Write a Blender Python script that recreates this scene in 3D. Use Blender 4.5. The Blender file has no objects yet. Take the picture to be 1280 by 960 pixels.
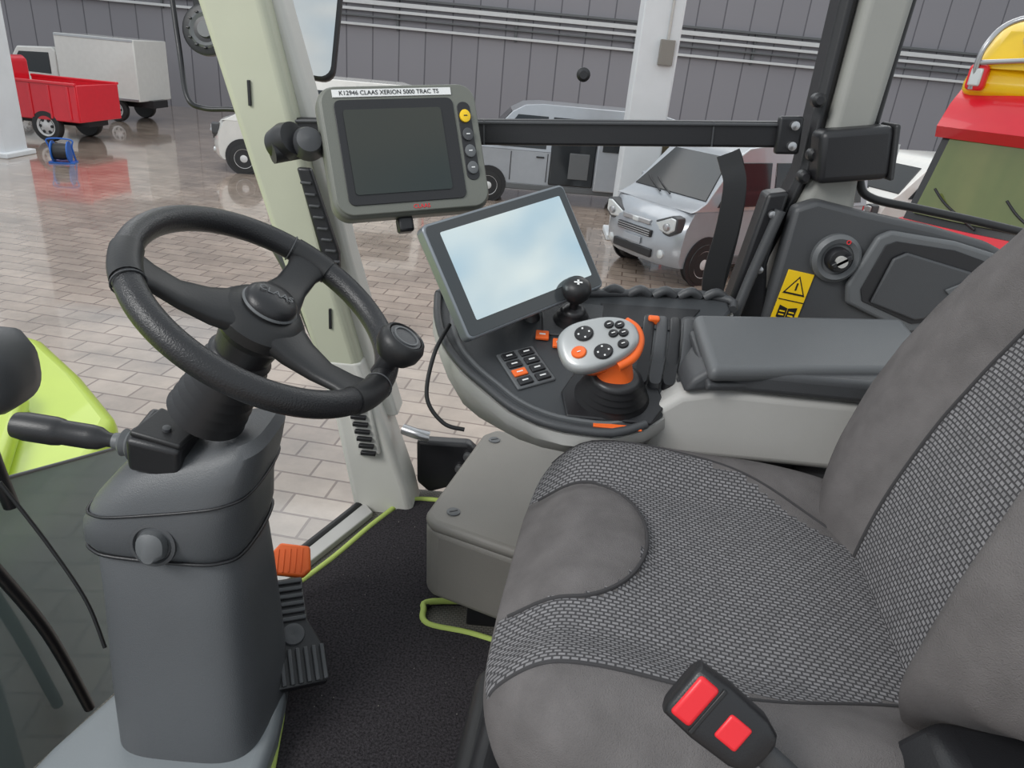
import bpy, bmesh, math, random
from mathutils import Vector, Matrix
random.seed(4)
V=Vector
# ------------------------------------------------------------------ materials
def mat(name,col,rough=.5,metal=0,bump=0,bscale=200,var=0,vscale=8,coat=0,spec=.5):
    m=bpy.data.materials.new(name);m.use_nodes=True
    nt=m.node_tree;b=nt.nodes['Principled BSDF']
    b.inputs['Base Color'].default_value=(*col,1);b.inputs['Roughness'].default_value=rough
    b.inputs['Metallic'].default_value=metal;b.inputs['Coat Weight'].default_value=coat
    b.inputs['Specular IOR Level'].default_value=spec
    tc=nt.nodes.new('ShaderNodeTexCoord')
    if bump:
        n=nt.nodes.new('ShaderNodeTexNoise');n.inputs['Scale'].default_value=bscale;n.inputs['Detail'].default_value=3
        nt.links.new(tc.outputs['Object'],n.inputs['Vector'])
        bp=nt.nodes.new('ShaderNodeBump');bp.inputs['Strength'].default_value=bump;bp.inputs['Distance'].default_value=.002
        nt.links.new(n.outputs['Fac'],bp.inputs['Height']);nt.links.new(bp.outputs[0],b.inputs['Normal'])
    n=nt.nodes.new('ShaderNodeTexNoise');n.inputs['Scale'].default_value=vscale;n.inputs['Detail'].default_value=4
    nt.links.new(tc.outputs['Object'],n.inputs['Vector'])
    mr=nt.nodes.new('ShaderNodeMapRange');mr.inputs[1].default_value=.3;mr.inputs[2].default_value=.7
    mr.inputs[3].default_value=1-max(var,.03);mr.inputs[4].default_value=1+max(var,.03)
    mx=nt.nodes.new('ShaderNodeVectorMath');mx.operation='SCALE';mx.inputs[0].default_value=col
    nt.links.new(n.outputs['Fac'],mr.inputs[0]);nt.links.new(mr.outputs[0],mx.inputs['Scale'])
    nt.links.new(mx.outputs[0],b.inputs['Base Color'])
    return m
def brickmat(name,c1,c2,mortar,bw,rh,ms,rough,swz='XY',bump=.4,dist=.002,rot=0,coat=0,nvar=0,vs=1.0,loc=(0,0,0),spec=.5):
    m=bpy.data.materials.new(name);m.use_nodes=True
    nt=m.node_tree;b=nt.nodes['Principled BSDF'];b.inputs['Roughness'].default_value=rough;b.inputs['Coat Weight'].default_value=coat
    b.inputs['Coat Roughness'].default_value=.06;b.inputs['Specular IOR Level'].default_value=spec
    tc=nt.nodes.new('ShaderNodeTexCoord');sp=nt.nodes.new('ShaderNodeSeparateXYZ');cb=nt.nodes.new('ShaderNodeCombineXYZ')
    nt.links.new(tc.outputs['Object'],sp.inputs[0])
    nt.links.new(sp.outputs['XYZ'.index(swz[0])],cb.inputs[0]);nt.links.new(sp.outputs['XYZ'.index(swz[1])],cb.inputs[1])
    mp=nt.nodes.new('ShaderNodeMapping');mp.inputs['Rotation'].default_value=(0,0,rot);mp.inputs['Location'].default_value=loc;nt.links.new(cb.outputs[0],mp.inputs[0])
    br=nt.nodes.new('ShaderNodeTexBrick');br.inputs['Scale'].default_value=1
    br.inputs['Color1'].default_value=(*c1,1);br.inputs['Color2'].default_value=(*c2,1);br.inputs['Mortar'].default_value=(*mortar,1)
    br.inputs['Brick Width'].default_value=bw;br.inputs['Row Height'].default_value=rh;br.inputs['Mortar Size'].default_value=ms
    br.inputs['Mortar Smooth'].default_value=.4
    nt.links.new(mp.outputs[0],br.inputs['Vector'])
    out=br.outputs['Color']
    if nvar:
        n=nt.nodes.new('ShaderNodeTexNoise');n.inputs['Scale'].default_value=vs;n.inputs['Detail'].default_value=7;n.inputs['Roughness'].default_value=.65
        nt.links.new(tc.outputs['Object'],n.inputs['Vector'])
        mr=nt.nodes.new('ShaderNodeMapRange');mr.inputs[1].default_value=.3;mr.inputs[2].default_value=.7;mr.inputs[3].default_value=1-nvar;mr.inputs[4].default_value=1+nvar
        mx=nt.nodes.new('ShaderNodeVectorMath');mx.operation='SCALE'
        nt.links.new(n.outputs['Fac'],mr.inputs[0]);nt.links.new(out,mx.inputs[0]);nt.links.new(mr.outputs[0],mx.inputs['Scale']);out=mx.outputs[0]
    nt.links.new(out,b.inputs['Base Color'])
    bp=nt.nodes.new('ShaderNodeBump');bp.inputs['Strength'].default_value=bump;bp.inputs['Distance'].default_value=dist;bp.invert=True
    nt.links.new(br.outputs['Fac'],bp.inputs['Height']);nt.links.new(bp.outputs[0],b.inputs['Normal'])
    return m
def glassmat(name,tint,alpha,rough=.03,k=.3):
    m=bpy.data.materials.new(name);m.use_nodes=True;nt=m.node_tree;nt.nodes.clear()
    o=nt.nodes.new('ShaderNodeOutputMaterial');t=nt.nodes.new('ShaderNodeBsdfTransparent');t.inputs[0].default_value=(*tint,1)
    g=nt.nodes.new('ShaderNodeBsdfPrincipled');g.inputs['Base Color'].default_value=(tint[0]*k,tint[1]*k,tint[2]*k,1);g.inputs['Roughness'].default_value=rough
    mx=nt.nodes.new('ShaderNodeMixShader');mx.inputs[0].default_value=alpha
    nt.links.new(t.outputs[0],mx.inputs[1]);nt.links.new(g.outputs[0],mx.inputs[2]);nt.links.new(mx.outputs[0],o.inputs[0]);return m
M={}
M['blk']=mat('black_plastic',(.014,.014,.016),.38,bump=.15,bscale=600)
M['rub']=mat('black_rubber',(.014,.014,.015),.45,bump=.1,bscale=300)
M['boot']=mat('bellows_rubber',(.026,.026,.028),.38)
M['leather']=mat('wheel_leather',(.016,.016,.018),.36,bump=.4,bscale=450)
M['dgr']=mat('dark_grey_plastic',(.056,.058,.062),.45,bump=.25,bscale=700)
M['tray']=mat('tray_grey_plastic',(.045,.048,.052),.42,bump=.25,bscale=700)
M['mgr']=mat('mid_grey_plastic',(.108,.113,.118),.45,bump=.2,bscale=700)
M['col']=mat('column_grey_plastic',(.083,.087,.093),.42,bump=.3,bscale=600)
M['lgr']=mat('light_grey_plastic',(.44,.43,.41),.5,bump=.2,bscale=600)
M['box']=mat('storage_grey_plastic',(.205,.192,.172),.45,bump=.3,bscale=500)
M['pil']=mat('pillar_paint',(.48,.49,.38),.5,bump=.1,bscale=200)
M['pil2']=mat('pillar_paint_lit',(.58,.57,.53),.5,bump=.1,bscale=200)  # paler pillar colour: light on its lower and right faces painted in
M['bpil']=mat('rear_pillar_paint',(.27,.27,.25),.5,bump=.1)
M['cas']=mat('monitor_case_grey',(.145,.15,.13),.42,bump=.2,bscale=700)
M['scr']=mat('dark_screen',(.018,.024,.020),.12,spec=.6)
M['bright']=mat('glossy_touchscreen',(.70,.80,.82),.06,metal=.9)
M['tabf']=mat('tablet_frame_grey',(.22,.24,.26),.35,metal=.4)
M['bez']=mat('tablet_bezel',(.05,.056,.06),.15)
M['org']=mat('orange_plastic',(.85,.14,.02),.45)
M['red']=mat('red_plastic',(.75,.02,.03),.35)
M['yel']=mat('warning_yellow',(.85,.55,.01),.45)
M['wht']=mat('white_print',(.75,.75,.74),.5)
M['sil']=mat('silver_plastic',(.42,.43,.43),.35,metal=.4)
M['met']=mat('steel',(.45,.45,.46),.3,metal=.9)
M['lime']=mat('lime_binding',(.40,.50,.12),.8,bump=.4,bscale=300)
M['hood']=mat('lime_paint',(.42,.55,.04),.35,coat=.3)
M['fab']=mat('plain_fabric',(.138,.128,.127),.95,bump=.8,bscale=700,var=.13,vscale=22,spec=.15)
M['seam']=mat('seam_thread',(.04,.038,.04),.9)
M['carpet']=mat('carpet',(.036,.033,.036),1,bump=1,bscale=420,var=.55,vscale=230,spec=.05)
M['mesh']=brickmat('woven_fabric',(.235,.228,.235),(.18,.175,.18),(.062,.06,.063),.0098,.0063,.0013,.9,'XY',.8,.0025,spec=.2)
M['meshb']=brickmat('woven_fabric_back',(.235,.228,.235),(.18,.175,.18),(.062,.06,.063),.0098,.0063,.0013,.9,'YZ',.8,.0025,spec=.2)
M['rubf']=brickmat('ribbed_rubber_floor',(.17,.16,.14),(.15,.14,.12),(.08,.075,.065),.01,.006,.0012,.8,'XY',.6,.002)
M['floor']=brickmat('glossy_paver_floor',(.39,.315,.26),(.30,.238,.195),(.165,.115,.09),.40,.22,.011,.2,'XY',.25,.003,rot=.12,coat=.8,nvar=.30,vs=1.6)
M['wall']=brickmat('wall_cladding',(.25,.24,.26),(.235,.225,.245),(.11,.105,.12),.9,60,.025,.5,'XZ',.6,.015,loc=(0,30,0))
M['rail']=mat('rail_white',(.60,.60,.60),.4)
M['colw']=mat('column_paint',(.62,.64,.66),.6,var=.05,vscale=2)
M['vw']=mat('white_car_paint',(.66,.65,.62),.25,coat=.6)
M['vs']=mat('silver_car_paint',(.36,.38,.41),.28,metal=.3,coat=.6)
M['vr']=mat('red_car_paint',(.68,.015,.03),.3,coat=.5)
M['vy']=mat('yellow_car_paint',(.85,.55,.0),.3,coat=.5)
M['vg']=mat('car_window_glass',(.022,.025,.028),.08,spec=.45)
M['vgg']=mat('windscreen_green_reflection',(.13,.15,.045),.06,spec=.8)  # green-yellow reflection on the windscreen painted into the base colour
M['lamp']=mat('lamp_glass',(.6,.62,.62),.1,metal=.3)
M['blue']=mat('blue_plastic',(.02,.12,.45),.4)
M['plinth']=mat('plinth_grey',(.20,.218,.23),.4,bump=.1)
M['glassl']=glassmat('glass_reflection_tint',(.50,.60,.61),.74,k=.5)  # teal reflection on the pane painted in as a near-opaque colour
M['mir']=mat('mirror_glass',(.6,.62,.62),.05,metal=1)
# ------------------------------------------------------------------ helpers
col=bpy.context.collection
def frame(o,ex,ey):
    ex=V(ex).normalized();ey=V(ey);ey=(ey-ex*ey.dot(ex)).normalized();ez=ex.cross(ey)
    m=Matrix((ex,ey,ez)).transposed().to_4x4();m.translation=V(o);return m
def grp(name,o=(0,0,0),m=None):
    e=bpy.data.objects.new(name,None);e.empty_display_size=.05;col.objects.link(e)
    e.matrix_world=m if m else Matrix.Translation(V(o))
    GM[e.name]=m.copy() if m else Matrix.Translation(V(o));return e
GM={}
def mk(name,vs,fs,mt,par,smooth=True,bev=0,seg=3,sub=0,m=None,world=False,mats=None,mi=None,ang=35):
    """verts are in the parent's frame unless world=True; m = extra local transform"""
    me=bpy.data.meshes.new(name)
    if m is not None: vs=[m@V(v) for v in vs]
    if world and par is not None:
        inv=GM[par.name].inverted();vs=[inv@V(v) for v in vs]
    me.from_pydata([tuple(v) for v in vs],[],fs)
    bm=bmesh.new();bm.from_mesh(me);bmesh.ops.recalc_face_normals(bm,faces=bm.faces);bm.to_mesh(me);bm.free()
    for x in (mats or [mt]): me.materials.append(M[x])
    if mi:
        for i,p in enumerate(me.polygons): p.material_index=mi[i]
    ob=bpy.data.objects.new(name,me);col.objects.link(ob)
    if par is not None: ob.parent=par
    if bev:
        b=ob.modifiers.new('b','BEVEL');b.width=bev;b.segments=seg;b.limit_method='ANGLE';b.angle_limit=math.radians(28);b.harden_normals=False
    if sub:
        s=ob.modifiers.new('s','SUBSURF');s.levels=sub;s.render_levels=sub
    if smooth:
        for p in me.polygons: p.use_smooth=True
        if not sub:
            try:
                me.set_sharp_from_angle(angle=math.radians(ang))
            except Exception: pass
    return ob
def box(name,c,s,mt,par,bev=.004,m=None,world=False,rot=None,seg=3):
    hx,hy,hz=s[0]/2,s[1]/2,s[2]/2
    r=Matrix.Translation(V(c))
    if rot: 
        from mathutils import Euler
        r=r@Euler(rot).to_matrix().to_4x4()
    vs=[r@V((x*hx,y*hy,z*hz)) for x in(-1,1) for y in(-1,1) for z in(-1,1)]
    fs=[(0,1,3,2),(4,6,7,5),(0,4,5,1),(2,3,7,6),(0,2,6,4),(1,5,7,3)]
    return mk(name,vs,fs,mt,par,bev=bev,seg=seg,m=m,world=world)
def prism(name,pts,z0,z1,mt,par,bev=.004,m=None,world=False,seg=3,shrink=0):
    n=len(pts);cx=sum(p[0] for p in pts)/n;cy=sum(p[1] for p in pts)/n
    vs=[(cx+(p[0]-cx)*(1-shrink),cy+(p[1]-cy)*(1-shrink),z0) for p in pts]+[(p[0],p[1],z1) for p in pts]
    fs=[tuple(range(n)),tuple(range(n,2*n))]+[(i,(i+1)%n,n+(i+1)%n,n+i) for i in range(n)]
    return mk(name,vs,fs,mt,par,bev=bev,seg=seg,m=m,world=world)
def rings(name,rs,mt,par,cap=True,closed=True,sub=0,m=None,world=False,bev=0,ang=40):
    n=len(rs[0]);vs=[p for r in rs for p in r];fs=[]
    for i in range(len(rs)-1):
        for j in range(n if closed else n-1):
            a=i*n+j;b=i*n+(j+1)%n;fs.append((a,b,b+n,a+n))
    if cap: fs+= [tuple(range(n)),tuple(range((len(rs)-1)*n,len(rs)*n))]
    return mk(name,vs,fs,mt,par,sub=sub,m=m,world=world,bev=bev,ang=ang)
def lathe(name,prof,mt,par,m=None,n=32,world=False,sx=1,sy=1,ang=40):
    rs=[[(r*math.cos(2*math.pi*k/n)*sx,r*math.sin(2*math.pi*k/n)*sy,z) for k in range(n)] for r,z in prof]
    return rings(name,rs,mt,par,m=m,world=world,ang=ang)
def crs(pts,k=8,closed=False):
    P=[V(p) for p in pts];n=len(P);o=[]
    for i in range(n if closed else n-1):
        if closed: a,b,c,d=P[i-1],P[i],P[(i+1)%n],P[(i+2)%n]
        else: a,b,c,d=P[max(i-1,0)],P[i],P[i+1],P[min(i+2,n-1)]
        for s in range(k):
            t=s/k;o.append(.5*((2*b)+(c-a)*t+(2*a-5*b+4*c-d)*t*t+(3*b-a-3*c+d)*t**3))
    if not closed:o.append(P[-1])
    return o
def tube(name,pts,r,mt,par,closed=False,k=8,n=12,world=False,m=None,flat=1,rfun=None,smoothpath=True):
    P=crs(pts,k,closed) if smoothpath else [V(p) for p in pts]
    L=len(P);rs=[];up=None
    for i in range(L):
        if closed:t=(P[(i+1)%L]-P[i-1]).normalized()
        else:t=(P[min(i+1,L-1)]-P[max(i-1,0)]).normalized()
        if up is None:
            up=V((0,0,1)) if abs(t.z)<.9 else V((1,0,0))
        up=(up-t*up.dot(t)).normalized();s=t.cross(up)
        rr=rfun(i/(L-1)) if rfun else r
        rs.append([P[i]+(up*math.sin(2*math.pi*k2/n)*flat+s*math.cos(2*math.pi*k2/n))*rr for k2 in range(n)])
    if closed: 
        rs.append(rs[0]);return rings(name,rs,mt,par,cap=False,world=world,m=m)
    return rings(name,rs,mt,par,world=world,m=m)
def ribbon(name,pts,w,th,mt,par,world=False):
    P=crs(pts,8);rs=[]
    for i,p in enumerate(P):
        t=(P[min(i+1,len(P)-1)]-P[max(i-1,0)]).normalized();x=V((1,0,0));x=(x-t*x.dot(t)).normalized();n=t.cross(x)
        rs.append([p+x*w+n*th,p-x*w+n*th,p-x*w-n*th,p+x*w-n*th])
    return rings(name,rs,mt,par,world=world)
def sp(v,e): return math.copysign(abs(v)**e,v)
def selring(c,ax,ay,e=.5,n=40):
    return [V(c)+V(ax)*sp(math.cos(2*math.pi*k/n),e)+V(ay)*sp(math.sin(2*math.pi*k/n),e) for k in range(n)]
def superell(name,fn,mats,mifn,par,nu=72,nv=112,eu=.45,ev=.45,m=None,world=False):
    vs=[];uv=[]
    for i in range(nu+1):
        th=-math.pi/2+math.pi*i/nu
        for j in range(nv):
            ph=2*math.pi*j/nv
            A=sp(math.sin(th),eu);rho=abs(math.cos(th))**eu
            q=(A,rho*sp(math.cos(ph),ev),rho*sp(math.sin(ph),ev))
            vs.append(fn(*q));uv.append(q)
    fs=[];mi=[]
    for i in range(nu):
        for j in range(nv):
            a=i*nv+j;b=i*nv+(j+1)%nv
            f=(a,b,b+nv,a+nv);fs.append(f)
            mi.append(mifn(sum((V(vs[k]) for k in f),V())/4,sum((V(uv[k]) for k in f),V())/4))
    return mk(name,vs,fs,None,par,mats=mats,mi=mi,m=m,world=world,ang=180)
def text(name,s,size,mt,par,m,ext=.0004):
    cu=bpy.data.curves.new(name,'FONT');cu.body=s;cu.size=size;cu.extrude=ext;cu.align_x='CENTER';cu.align_y='CENTER';cu.materials.append(M[mt])
    ob=bpy.data.objects.new(name,cu);col.objects.link(ob);ob.parent=par;ob.matrix_local=m;return ob
def T(x,y,z=0): return Matrix.Translation((x,y,z))
def smooth(a,b,x):
    t=max(0,min(1,(x-a)/(b-a)));return t*t*(3-2*t)
def interp(tab,x):
    if x<=tab[0][0]: return tab[0][1]
    for (a,p),(b,q) in zip(tab,tab[1:]):
        if x<=b:
            t=(x-a)/(b-a);return p+(q-p)*(t*t*(3-2*t)*.5+t*.5)
    return tab[-1][1]

# ================================================================== HALL
prism('floor',[(-45,-12),(45,-12),(45,28),(-45,28)],-1.8,-1.6,'floor',None,bev=0)
box('wall_back',(0,27.1,2.4),(90,.2,8),'wall',None,bev=0)
g=grp('wall_cable_rail',(0,26.9,0))
for i,(z,r,mt) in enumerate([(2.46,.05,'mgr'),(2.28,.09,'rail'),(2.06,.06,'rail'),(1.86,.035,'mgr'),(1.60,.055,'rail')]):
    box('rail_%d'%(i+1),(3,26.90,z),(44,.16,r*1.5),mt,g,bev=.01,world=True)
for i in range(11):
    box('bracket_%d'%(i+1),(-17+i*4,26.95,2.0),(.08,.08,1.0),'mgr',g,bev=.01,world=True)
g=grp('column',(1.75,12.6,-1.6))
box('shaft',(0,0,4),(.62,.62,8),'colw',g,bev=.03)
box('junction_box',(.12,-.35,2.95),(.22,.1,.36),'box',g,bev=.01)
tube('conduit',[(.12,-.33,3.1),(.12,-.33,5.5),(.12,-.33,7.8)],.02,'lgr',g)
box('base_plate',(0,0,.05),(.8,.8,.1),'colw',g,bev=.02)
g=grp('column',(-10.75,14.7,-1.6))
box('shaft',(0,0,4),(.8,.7,8),'colw',g,bev=.03);box('base_plate',(0,0,.05),(1,.9,.1),'colw',g,bev=.02)

# ------------------------------------------------------------------ vehicles
def wheel(par,x,y,r,side,i):
    m=Matrix.Translation((x,y,r))@Matrix.Rotation(math.radians(-90*side),4,'X')
    lathe('tyre_%d'%i,[(r*.55,-.09),(r*.93,-.09),(r,-.06),(r,.06),(r*.94,.09),(r*.66,.095),(r*.62,.06),(r*.3,.055)],'rub',par,m=m)
    lathe('rim_%d'%i,[(r*.64,.05),(r*.64,.085),(r*.56,.075),(r*.5,.055),(r*.28,.075),(r*.16,.10),(.01,.10)],'rail',par,m=m,n=28)
    for k in range(6):
        a=k*math.pi/3
        lathe('rim_hole_%d_%d'%(i,k),[(r*.10,.055),(r*.10,.078),(.004,.078)],'blk',par,m=m@T(math.cos(a)*r*.40,math.sin(a)*r*.40),n=10)
def van(name,loc,yaw,paint,L=4.0,W=1.6,H=1.88,openDoor=False):
    m=Matrix.Translation(V(loc))@Matrix.Rotation(yaw,4,'Z');g=grp(name,m=m)
    h=L/2;zb=1.02
    def hw(z): return W/2-max(0,z-zb)*.17-max(0,.5-z)*.1
    up=[(h-.30,zb+.03),(h-.48,zb+.12),(h-1.02,H-.17),(h-1.25,H-.04),(h-1.6,H),(-h+.5,H),(-h+.12,H-.08),(-h+.02,zb)]
    lo=[(-h,.35),(-h+.03,.26),(h-.06,.26),(h+.02,.36),(h+.03,.55),(h,.78),(h-.06,.90),(h-.14,zb-.02),(h-.2,zb)]
    top=[lo[-1]]+up
    for nm,poly in (('upper',top),('lower',[lo[-1],up[-1]]+lo[:-1])):
        n=len(poly)
        vs=[(x,-hw(z),z) for x,z in poly]+[(x,hw(z),z) for x,z in poly]
        fs=[tuple(range(n)),tuple(range(n,2*n))]+[(i,(i+1)%n,n+(i+1)%n,n+i) for i in range(n)]
        if nm=='lower':
            o=[];
            for a in(-1,-.93,-.8,-.5,0,.5,.8,.93,1):
                ring=[];k=abs(a)**4
                for x,z in poly:
                    xx=x-.17*k*smooth(h-.5,h,x)+.1*k*smooth(-h+.3,-h,x)+.03*(1-abs(a))*smooth(h-.5,h,x)
                    ring.append((xx,a*hw(z),z))
                o.append(ring)
            rings('body_'+nm,o,paint,g,ang=35)
        else: mk('body_'+nm,vs,fs,paint,g,bev=.07,seg=4)
    def sidepoly(nm,poly,mt,off=.012):
        for s in(-1,1):
            n=len(poly)
            vs=[(x,s*(hw(z)-.02),z) for x,z in poly]+[(x,s*(hw(z)+off),z) for x,z in poly]
            fs=[tuple(range(n)),tuple(range(n,2*n))]+[(i,(i+1)%n,n+(i+1)%n,n+i) for i in range(n)]
            mk(nm+('_r' if s<0 else '_l'),vs,fs,mt,g,bev=.008,seg=2)
    zt=H-.22
    sidepoly('front_door_window',[(h-.68,zb+.06),(h-1.12,zt),(h-1.72,zt),(h-1.72,zb+.06)],'vg')
    sidepoly('middle_window',[(h-1.82,zb+.06),(h-1.82,zt),(h-2.72,zt),(h-2.72,zb+.06)],'vg')
    sidepoly('rear_window',[(h-2.82,zb+.06),(h-2.82,zt),(-h+.3,zt),(-h+.2,zb+.06)],'vg')
    a=V((h-.48,0,zb+.12));b=V((h-1.02,0,H-.17));d=(b-a).normalized();nn=V((d.z,0,-d.x))
    p0=a+d*.02;p1=b-d*.02
    vs=[]
    for off in(-.01,.012):
        for p,s,q in((p0,-1,.03),(p0,1,.03),(p1,1,.13),(p1,-1,.13)):
            vs.append((p.x+nn.x*off,s*(hw(p.z)-q),p.z+nn.z*off))
    mk('windscreen',vs,[(0,1,2,3),(4,5,6,7),(0,1,5,4),(1,2,6,5),(2,3,7,6),(3,0,4,7)],'vg',g,bev=.01)
    box('tailgate_window',(-h-.005,0,zb+.38),(.03,W-.35,.45),'vg',g,bev=.02)
    for s in(-1,1):
        sn='r' if s<0 else 'l'
        mh_=Matrix.Translation((h-.03,0,.80))@Matrix(((0,0,1,0),(1,0,0,0),(0,1,0,0),(0,0,0,1)))
        prism('headlight_surround_'+sn,[(s*(W/2-.04),-.04),(s*(W/2-.04),.15),(s*(W/2-.14),.17),(s*(W/2-.46),.04),(s*(W/2-.44),-.10),(s*(W/2-.16),-.12)],-.14,.012,'dgr',g,bev=.02,m=mh_)
        prism('headlight_'+sn,[(s*(W/2-.06),-.02),(s*(W/2-.06),.13),(s*(W/2-.15),.14),(s*(W/2-.43),.02),(s*(W/2-.41),-.07),(s*(W/2-.17),-.09)],-.12,.026,'lamp',g,bev=.02,m=mh_)
        lathe('headlight_reflector_'+sn,[(.055,.0),(.045,.03),(.02,.035),(.004,.035)],'met',g,m=Matrix.Translation((h-.0,s*(W/2-.2),.80))@Matrix.Rotation(math.pi/2,4,'Y'),n=16)
        lathe('fog_lamp_'+sn,[(.06,-.02),(.06,.03),(.045,.04),(.01,.045)],'lamp',g,m=Matrix.Translation((h-.03,s*(W/2-.25),.42))@Matrix.Rotation(math.pi/2,4,'Y'),n=16)
        box('mirror_'+sn,(h-.85,s*(W/2+.12),zb+.18),(.08,.18,.17),paint,g,bev=.03)
        box('mirror_glass_'+sn,(h-.90,s*(W/2+.12),zb+.18),(.02,.14,.13),'mir',g,bev=.01)
        box('door_handle_'+sn,(h-1.62,s*(W/2+.01),zb-.10),(.16,.03,.03),'blk',g,bev=.008)
        box('sill_'+sn,(0,s*(W/2-.02),.33),(L-1.9,.05,.12),'mgr',g,bev=.02)
        for x in(h-.72-.32,h-1.77,h-2.77): box('door_gap_%s_%d'%(sn,int(x*10)),(x,s*(W/2+.001),.72),(.015,.01,.55),'blk',g,bev=0)
        for q,x in enumerate((h-.62,-h+.75)):
            lathe('wheel_arch_%s_%d'%(sn,q),[(.36,-.02),(.36,.012),(.01,.012)],'blk',g,m=Matrix.Translation((x,s*(W/2-.0),.33))@Matrix.Rotation(math.radians(-90*s),4,'X'))
            wheel(g,x,s*(W/2-.07),.30,s,(1 if s>0 else 3)+q)
        box('tail_lamp_'+sn,(-h+.0,s*(W/2-.12),.95),(.05,.13,.4),'red',g,bev=.02)
    box('grille',(h+.02,0,.80),(.06,.56,.07),'met',g,bev=.015)
    box('lower_grille',(h+.04,0,.66),(.05,.7,.10),'blk',g,bev=.015)
    for k in range(3): box('grille_bar_%d'%k,(h+.068,0,.63+k*.03),(.01,.66,.012),'met',g,bev=.003)
    box('lower_intake',(h+.04,0,.40),(.05,.8,.12),'blk',g,bev=.02)
    box('number_plate',(h+.07,0,.53),(.015,.36,.09),'vs',g,bev=.004)
    box('emblem',(h+.05,0,.80),(.03,.12,.07),'lamp',g,bev=.02)
    for s in(-1,1):
        tube('wiper_%d'%s,[(h-.42,s*.1,zb+.13),(h-.52,s*.1-.3,zb+.22),(h-.58,s*.1-.45,zb+.28)],.012,'blk',g)
    if openDoor:
        s=1
        box('door_opening',(h-2.27,s*(W/2-.02),1.0),(.9,.08,1.2),'vg',g,bev=.03)
        box('interior_seat',(h-2.4,s*(W/2+.02),.8),(.4,.02,.5),'mgr',g,bev=.01)
        box('sliding_door',(h-3.2,s*(W/2+.06),.98),(.95,.06,1.25),paint,g,bev=.03)
        box('sliding_door_window',(h-3.2,s*(W/2+.1),1.33),(.75,.02,.4),'vg',g,bev=.02)
    return g
van('silver_minivan',(3.24,11.35,-1.6),math.radians(214),'vs',L=4.1,W=1.55,H=1.88)
van('white_minivan',(-4.55,16.2,-1.6),math.radians(190),'vw',L=4.3,W=1.65,H=1.95)
van('silver_minivan',(.65,15.7,-1.6),math.radians(184),'vs',L=4.4,W=1.6,H=1.9,openDoor=True)
van('white_minivan',(7.3,13.8,-1.6),math.radians(200),'vw',L=3.9,W=1.55,H=1.75)
g=grp('white_box_truck',m=Matrix.Translation((-13.1,22.2,-1.6))@Matrix.Rotation(math.radians(178),4,'Z'))
def prof(nm,poly,w,mt,par,bev=.04):
    n=len(poly);vs=[(x,-w/2,z) for x,z in poly]+[(x,w/2,z) for x,z in poly]
    fs=[tuple(range(n)),tuple(range(n,2*n))]+[(i,(i+1)%n,n+(i+1)%n,n+i) for i in range(n)]
    return mk(nm,vs,fs,mt,par,bev=bev)
prof('cab',[(.35,.35),(2.3,.35),(2.35,.8),(2.2,1.05),(1.9,1.12),(1.45,1.75),(.45,1.8),(.35,1.7)],1.55,'vw',g)
prof('side_window',[(.55,1.1),(1.75,1.12),(1.4,1.62),(.55,1.65)],1.58,'vg',g,bev=.01)
box('cargo_box',(-.85,0,1.38),(2.25,1.75,1.6),'vw',g,bev=.03)
for k in range(4): box('box_trim_%d'%k,(-.85,.88 if k%2 else -.88,.62+1.52*(k//2)),(2.2,.02,.06),'met',g,bev=.005)
box('chassis',(-.3,0,.5),(3.6,.8,.2),'blk',g)
for q,(x,s) in enumerate(((1.6,1),(1.6,-1),(-1.2,1),(-1.2,-1))): wheel(g,x,s*.72,.32,s,q)
for s in(-1,1): box('headlight_%d'%s,(2.33,s*.6,.8),(.05,.25,.16),'lamp',g,bev=.02)
g=grp('red_pickup_truck',m=Matrix.Translation((-12.1,17.6,-1.6))@Matrix.Rotation(math.radians(176),4,'Z'))
prof('cab',[(.2,.35),(1.9,.35),(1.95,.8),(1.8,1.05),(1.55,1.12),(1.15,1.65),(.3,1.7),(.2,1.6)],1.5,'vr',g)
prof('side_window',[(.4,1.12),(1.4,1.12),(1.1,1.52),(.4,1.55)],1.53,'vg',g,bev=.01)
box('bed_floor',(-.9,0,.52),(2.1,1.5,.1),'vr',g,bev=.01)
for s in(-1,1):
    box('bed_side_%d'%s,(-.9,s*.76,.87),(2.15,.05,.78),'vr',g,bev=.015)
    for k in range(5): box('bed_rib_%d_%d'%(s,k),(-1.8+k*.45,s*.795,.87),(.05,.03,.7),'vr',g,bev=.01)
    box('bed_rail_%d'%s,(-.9,s*.77,1.27),(2.17,.09,.06),'vr',g,bev=.015)
    box('bumper_step_%d'%s,(-.1,s*.7,.45),(.9,.05,.15),'mgr',g)
box('tailgate',(-1.97,0,.87),(.05,1.5,.78),'vr',g,bev=.015)
box('chassis',(-.2,0,.45),(3.4,.7,.2),'blk',g)
for q,(x,s) in enumerate(((1.3,1),(1.3,-1),(-1.15,1),(-1.15,-1))): wheel(g,x,s*.70,.34,s,q)
g=grp('cable_reel',m=Matrix.Translation((-9.25,14.4,-1.6))@Matrix.Rotation(.3,4,'Z'))
for s in(-1,1): lathe('disc_%d'%s,[(.01,-.01),(.2,-.01),(.2,.01),(.01,.01)],'blue',g,m=T(s*.14,0,.22)@Matrix.Rotation(math.pi/2,4,'Y'))
lathe('cable_drum',[(.01,-.12),(.15,-.12),(.16,0),(.15,.12),(.01,.12)],'blk',g,m=T(0,0,.22)@Matrix.Rotation(math.pi/2,4,'Y'))
tube('stand',[(-.2,.15,.01),(-.2,0,.3),(-.2,-.02,.45),(.2,-.02,.45),(.2,0,.3),(.2,.15,.01)],.015,'blue',g)
box('foot',(0,.05,.015),(.45,.3,.03),'blue',g)
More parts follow.
